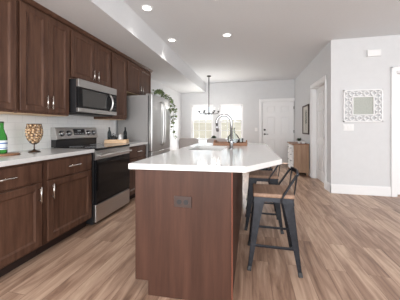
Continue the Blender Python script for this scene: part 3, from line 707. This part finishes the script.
MB().lathe([(0, 0), (0.035, 0), (0.05, 0.02), (0.056, 0.05), (0.048, 0.08), (0.03, 0.096), (0, 0.098)], p, 24).build('body', M['black'], q)
MB().lathe([(0, 0.099), (0.028, 0.099), (0.02, 0.107), (0.006, 0.11), (0.009, 0.122), (0, 0.126)], p, 20).build('lid', M['black'], q)
MB().tube([(p[0]+0.048, p[1]-0.006, p[2]+0.04), (p[0]+0.07, p[1]-0.01, p[2]+0.065), (p[0]+0.084, p[1]-0.012, p[2]+0.09)], [0.012, 0.009, 0.006], 10).build('spout', M['black'], q)
MB().tube([(p[0]-0.042, p[1], p[2]+0.075), (p[0]-0.03, p[1], p[2]+0.125), (p[0], p[1], p[2]+0.145), (p[0]+0.03, p[1], p[2]+0.125), (p[0]+0.042, p[1], p[2]+0.075)], 0.005, 8).build('handle', M['black'], q)
for u, v, lab in ((0.055, -0.04, 'front one of two white cone shakers in the wooden tray'), (0.062, 0.04, 'rear one of two white cone shakers in the wooden tray')):
    p = tr(u, v); q = thing('shaker', p, lab, 'shaker', 'white shakers in the counter tray')
    MB().lathe([(0, 0), (0.032, 0), (0.034, 0.006), (0.015, 0.115), (0.010, 0.122), (0, 0.122)], p, 20).build('body', M['white'], q)
    MB().lathe([(0, 0.1225), (0.011, 0.1225), (0.012, 0.134), (0.006, 0.142), (0, 0.143)], p, 16).build('cap', M['nickel'], q)

# trailing plant on the refrigerator
t = thing('trailing_ivy', (-1.95, 4.30, 1.7555), 'green trailing ivy on top of the refrigerator, vines hanging past its side', 'plant')
px_, py_ = -1.88, 4.28
MB().lathe([(0, 0), (0.055, 0), (0.075, 0.11), (0.08, 0.115), (0.07, 0.115), (0.066, 0.10), (0, 0.10)], (px_, py_, 1.7555), 24).build('pot', M['white'], t)
lf = MB(); vn = MB()
def vine(pts, dens, size):
    P = [Vector(p) for p in pts]; vn.tube(P, 0.003, 6)
    for a, b in zip(P, P[1:]):
        for k in range(max(1, int((b-a).length*dens))):
            c = a.lerp(b, random.random())
            d = Vector((random.uniform(-1, 1), random.uniform(-1, 1), random.uniform(-0.8, 0.35)))
            lf.leaf(c+d.normalized()*0.01, d, size*random.uniform(0.7, 1.2), (random.uniform(-.4, .4), random.uniform(-.4, .4), 1))
for i in range(9):
    a = -0.55*PI+1.1*PI*i/8; r = random.uniform(0.12, 0.17)
    vine([(px_, py_, 1.865), (px_+r*0.5*math.cos(a), py_+r*0.5*math.sin(a), 1.93+random.uniform(0, .03)), (px_+r*math.cos(a), py_+r*math.sin(a), 1.86)], 85, 0.055)
vine([(px_, py_, 1.87), (px_+0.12, py_-0.18, 1.92), (px_+0.2, py_-0.38, 1.85), (px_+0.22, py_-0.5, 1.81)], 70, 0.055)
vine([(px_, py_, 1.87), (-1.82, 4.5, 1.88), (-1.70, 4.62, 1.80), (-1.66, 4.63, 1.6), (-1.65, 4.64, 1.35), (-1.66, 4.63, 1.15), (-1.65, 4.64, 0.95)], 46, 0.08)
vine([(px_, py_, 1.87), (-1.86, 4.5, 1.9), (-1.76, 4.63, 1.80), (-1.74, 4.64, 1.55), (-1.73, 4.65, 1.3)], 40, 0.075)
vine([(px_, py_, 1.87), (-1.80, 4.48, 1.88), (-1.66, 4.60, 1.78), (-1.60, 4.62, 1.5), (-1.61, 4.62, 1.38)], 36, 0.07)
vn.build('vines', M['leafdark'], t); lf.build('leaves', M['leaf'], t)

# ------------------------------------------------------------ right side: art, switch, chime
t = thing('wall_art', (1.90, YA, 1.545), 'white square fretwork frame around a pale sage print', 'picture')
a0, a1, z0, z1 = 1.602, 2.197, 1.265, 1.825; i0, i1, j0, j1 = 1.752, 2.055, 1.395, 1.692; y = YA
MB().box(i0-0.01, i1+0.01, y-0.012, y-0.002, j0-0.01, j1+0.01).build('backing', M['whiteplastic'], t)
m = MB()
for q in ((a0, a1, z0, z0+0.02), (a0, a1, z1-0.02, z1), (a0, a0+0.02, z0, z1), (a1-0.02, a1, z0, z1)): m.box(q[0], q[1], y-0.034, y-0.001, q[2], q[3], 0.002)
m.build('outer_frame', M['trim'], t)
m = MB()
for q in ((i0-0.018, i1+0.018, j0-0.018, j0), (i0-0.018, i1+0.018, j1, j1+0.018), (i0-0.018, i0, j0, j1), (i1, i1+0.018, j0, j1)): m.box(q[0], q[1], y-0.036, y-0.012, q[2], q[3], 0.002)
m.build('inner_frame', M['trim'], t)
lt = MB()
def strip(p, q): lt.frust((p[0], y-0.026, p[1]), (q[0], y-0.026, q[1]), (0.016, 0.022), (0.016, 0.022), ref=(0, 1, 0)) if False else lt.frust((p[0], y-0.023, p[1]), (q[0], y-0.023, q[1]), (0.018, 0.020), (0.018, 0.020), ref=(0, 1, 0))
N = 5
for k in range(N):                      # crossing diagonals in the four bands
    x0, x1 = a0+0.02+(a1-a0-0.04)*k/N, a0+0.02+(a1-a0-0.04)*(k+1)/N
    for za, zb_ in ((z0+0.02, j0-0.018), (j1+0.018, z1-0.02)):
        strip((x0, za), (x1, zb_)); strip((x1, za), (x0, zb_))
N = 3
for k in range(N):
    q0, q1 = j0-0.018+(j1-j0+0.036)*k/N, j0-0.018+(j1-j0+0.036)*(k+1)/N
    for xa, xb in ((a0+0.02, i0-0.018), (i1+0.018, a1-0.02)):
        strip((xa, q0), (xb, q1)); strip((xa, q1), (xb, q0))
lt.build('fretwork', M['trim'], t)
MB().box(i0, i1, y-0.02, y-0.012, j0, j1).build('print', M['artgreen'], t)['label'] = 'pale sage green print'
t = thing('light_switch', (1.69, YA, 1.17), 'white three gang switch plate below the fretwork art', 'switch')
MB().box(1.606, 1.772, YA-0.007, YA-0.0005, 1.112, 1.228, 0.003, 2).build('plate', M['whiteplastic'], t)
for k in range(3): MB().box(1.622+k*0.05, 1.655+k*0.05, YA-0.012, YA-0.006, 1.136, 1.204, 0.002).build('rocker', M['whiteplastic'], t)
t = thing('door_chime', (2.06, YA, 2.44), 'white rectangular door chime box high on the right wall', 'chime')
MB().box(1.965, 2.165, YA-0.045, YA-0.001, 2.385, 2.50, 0.008, 2).build('cover', M['whiteplastic'], t)
m = MB()
for k in range(5): m.box(1.99, 2.14, YA-0.0462, YA-0.0448, 2.405+k*0.018, 2.411+k*0.018)
m.build('grille', M['trim'], t)
t = thing('light_switch', (0.16, YB, 1.02), 'small white switch plate left of the entry door', 'switch')
MB().box(0.155, 0.245, YB-0.007, YB-0.0005, 1.05, 1.17, 0.003).build('plate', M['whiteplastic'], t)
MB().box(0.185, 0.215, YB-0.011, YB-0.006, 1.08, 1.14, 0.002).build('rocker', M['whiteplastic'], t)

# picture on the hall wall
t = thing('framed_picture', (XH, 6.1, 1.37), 'tall dark framed botanical picture on wall near entry door', 'picture')
y0, y1, z0, z1 = 5.80, 6.42, 1.00, 1.745; x = XH; m = MB()
for q in ((y0, y1, z0, z0+0.035), (y0, y1, z1-0.035, z1), (y0, y0+0.035, z0, z1), (y1-0.035, y1, z0, z1)): m.box(x-0.03, x-0.001, q[0], q[1], q[2], q[3], 0.003)
m.build('frame', M['darkframe'], t); MB().box(x-0.012, x-0.002, y0+0.03, y1-0.03, z0+0.03, z1-0.03).build('print', M['paper'], t)
m = MB()
m.box(x-0.0145, x-0.0125, 6.09, 6.11, 1.1, 1.62)
for k in range(16):
    z = 1.28+k*0.02; s = (-1)**k; m.leaf((x-0.014, 6.10, z), (0, s*0.8, 0.7), random.uniform(0.09, 0.17), up=(-1, 0, 0), fold=0.02)
for k in range(6): m.leaf((x-0.014, 6.10, 1.32), (0, math.cos(k), math.sin(k)), 0.15, up=(-1, 0, 0), fold=0.02)
m.build('printed_plant', M['leafdark'], t)

# oak drawer console
t = thing('drawer_console', (1.22, 6.05, 0), 'light oak console with white drawers against wall by entry door', 'console')
kx0, kx1, ky0, ky1 = 1.03, 1.39, 5.765, 6.55
m = MB(); m.box(kx0+0.015, kx1, ky0+0.005, ky1-0.005, 0.07, 0.75, 0.004); m.build('body', M['oak'], t)
MB().box(kx0-0.015, kx1+0.003, ky0-0.012, ky1+0.012, 0.75, 0.775, 0.004).build('top', M['board'], t)
for r in range(4):
    z0 = 0.10+r*0.16
    d = MB().box(kx0-0.004, kx0+0.016, ky0+0.02, ky1-0.02, z0, z0+0.148, 0.004).build('drawer', M['white'], t)
    for yk in (5.95, 6.36): MB().lathe([(0, 0), (0.006, 0.0), (0.006, -0.012), (0.014, -0.018), (0.01, -0.026), (0, -0.027)], (kx0-0.003, yk, z0+0.074), 12, 'x').build('knob', M['iron'], d)
for xx in (kx0+0.035, kx1-0.03):
    for yy2 in (ky0+0.03, ky1-0.03): MB().frust((xx, yy2, 0.0), (xx, yy2, 0.07), (0.03, 0.03), (0.045, 0.045), ref=(1, 0, 0)).build('leg', M['oak'], t)
def small_plant(name, loc, label, potr, poth, n, size, mt, potmat):
    q = thing(name, loc, label, 'plant'); x, y, z = loc
    MB().lathe([(0, 0), (potr*0.75, 0), (potr, poth), (potr*0.9, poth), (potr*0.85, poth*0.9), (0, poth*0.88)], loc, 20).build('pot', potmat, q)
    m = MB()
    for k in range(n):
        a = random.uniform(0, 2*PI); el = random.uniform(0.2, 1.3); d = (math.cos(a)*math.cos(el), math.sin(a)*math.cos(el), math.sin(el))
        m.leaf((x+0.3*potr*math.cos(a), y+0.3*potr*math.sin(a), z+poth*0.9+random.uniform(0, size*0.5)), d, size*random.uniform(.7, 1.1))
    m.build('leaves', mt, q); return q
small_plant('potted_plant', (1.20, 5.92, 0.7755), 'small dark green plant in white pot on oak console', 0.04, 0.055, 42, 0.075, M['leafdark'], M['white'])
tag(MB().lathe([(0, 0), (0.03, 0), (0.045, 0.02), (0.05, 0.055), (0.044, 0.056), (0.038, 0.02), (0, 0.008)], (1.28, 5.84, 0.7755), 20).solo('bowl', M['whiteplastic'], (1.28, 5.84, 0.7755)), 'little white bowl beside the plant on oak console', 'bowl')

# ------------------------------------------------------------ dining corner
tcx, tcy = -1.2, 6.35
t = thing('dining_table', (tcx, tcy, 0), 'pale dining table under the chandelier by the windows', 'table')
MB().box(tcx-0.75, tcx+0.75, tcy-0.42, tcy+0.42, 0.72, 0.755, 0.006, 2).build('tabletop', M['white'], t)
for sx in (-1, 1):
    for sy in (-1, 1): MB().frust((tcx+sx*0.66, tcy+sy*0.34, 0), (tcx+sx*0.66, tcy+sy*0.34, 0.72), (0.05, 0.05), (0.07, 0.07), 0.004, (1, 0, 0)).build('leg', M['oak'], t)
small_plant('table_plant', (-1.02, 6.28, 0.7555), 'small dark leafy plant on the dining table, by the windows', 0.05, 0.07, 50, 0.10, M['leafdark'], M['white'])
def make_chair(label):
    q = thing('dining_chair', (0, 0, 0), label, 'chair', 'grey upholstered dining chairs')
    MB().box(-0.25, 0.25, -0.22, 0.26, 0.40, 0.49, 0.03, 3).build('seat', M['grey_fabric'], q)
    m = MB(); pr = [(-0.26, 0.44), (0.26, 0.44), (0.265, 0.80), (0.24, 0.88), (0.19, 0.905), (-0.19, 0.905), (-0.24, 0.88), (-0.265, 0.80)]
    m.prism(pr, -0.29, -0.21, 0.022, 3, 'y')
    for v in m.bm.verts: v.co.y -= (v.co.z-0.44)*0.12
    m.build('backrest', M['grey_fabric'], q)
    for sx in (-1, 1):
        for sy in (-0.2, 0.21): MB().frust((sx*0.215, sy*1.08, 0), (sx*0.20, sy, 0.41), (0.026, 0.026), (0.04, 0.04), 0.003, (1, 0, 0)).build('leg', M['darkframe'], q)
    return q
c1 = make_chair('left one of two grey upholstered dining chairs, beside the refrigerator vine')
c2 = copy_tree(c1); c1.location = (-1.53, 5.72, 0); c2.location = (-0.80, 5.72, 0)
c2['label'] = 'right one of two grey dining chairs, behind the wooden tray'
# chandelier
hx, hy = -1.207, 6.52
t = thing('chandelier', (hx, hy, ZC), 'dark six arm chandelier hanging on a rod before the windows', 'chandelier')
MB().lathe([(0, 0.0), (0.065, 0.0), (0.065, -0.02), (0.02, -0.035), (0, -0.035)], (hx, hy, ZC-0.0005), 24).build('canopy', M['iron'], t)
MB().tube([(hx, hy, ZC-0.03), (hx, hy, 1.60)], 0.013, 10).build('rod', M['iron'], t)
MB().lathe([(0, -0.03), (0.012, -0.025), (0.03, 0.0), (0.03, 0.03), (0.012, 0.05), (0, 0.05)], (hx, hy, 1.585), 16).build('hub', M['iron'], t)
for k in range(6):
    a = 2*PI*k/6+0.25; u = Vector((math.cos(a), math.sin(a), 0)); b = Vector((hx, hy, 0))
    arm = MB().tube([b+u*r+Vector((0, 0, z)) for r, z in ((0.02, 1.595), (0.10, 1.585), (0.2, 1.585), (0.26, 1.60), (0.29, 1.64))], 0.009, 8).build('arm', M['iron'], t)
    c = b+u*0.29
    ld = bpy.data.lights.new('chandelier_fill', 'POINT'); ld.energy = 1.6; ld.shadow_soft_size = 0.04; ld.color = (1, 0.97, 0.93)  # added point light lifting the far room; the bulbs themselves are unlit
    lo = bpy.data.objects.new('chandelier_fill', ld); C.objects.link(lo); lo.parent = t; lo.location = (c.x-hx, c.y-hy, 1.81-ZC)
    MB().lathe([(0, 0), (0.018, 0.0), (0.034, 0.025), (0.034, 0.032), (0, 0.032)], (c.x, c.y, 1.638), 14).build('candle_cup', M['iron'], arm)
    MB().lathe([(0, 0), (0.011, 0), (0.011, 0.045), (0.014, 0.06), (0.009, 0.085), (0, 0.095)], (c.x, c.y, 1.6705), 12).build('bulb', M['whiteplastic'], arm)
# ------------------------------------------------------------ recessed ceiling lights
def can(x, y, label):
    q = thing('recessed_light', (x, y, ZC), label, 'ceiling light', 'recessed ceiling lights')
    MB().lathe([(0.056, 0.0), (0.080, -0.001), (0.078, -0.006), (0.061, -0.008), (0.055, -0.002)], (x, y, ZC-0.0005), 28).build('trim_ring', M['trim'], q)
    MB().cyl((x, y, ZC-0.004), 0.056, 0.003, 28).build('lens', M['lampglow'], q)
    d = bpy.data.lights.new('lamp', 'SPOT'); d.energy = 7; d.spot_size = math.radians(88); d.spot_blend = 0.6; d.shadow_soft_size = 0.06; d.color = (1, 0.95, 0.88)
    o = bpy.data.objects.new('lamp', d); C.objects.link(o); o.parent = q; o.location = (0, 0, -0.03)
can(-1.314, 2.653, 'round recessed ceiling light nearest the soffit, closest to the viewer')
can(-1.357, 3.717, 'round recessed ceiling light near the soffit, farther from the viewer')
can(-0.379, 3.723, 'round recessed ceiling light alone over the island, well away from soffit')
can(-0.392, 2.60, 'round recessed ceiling light cut by the top edge over the island')
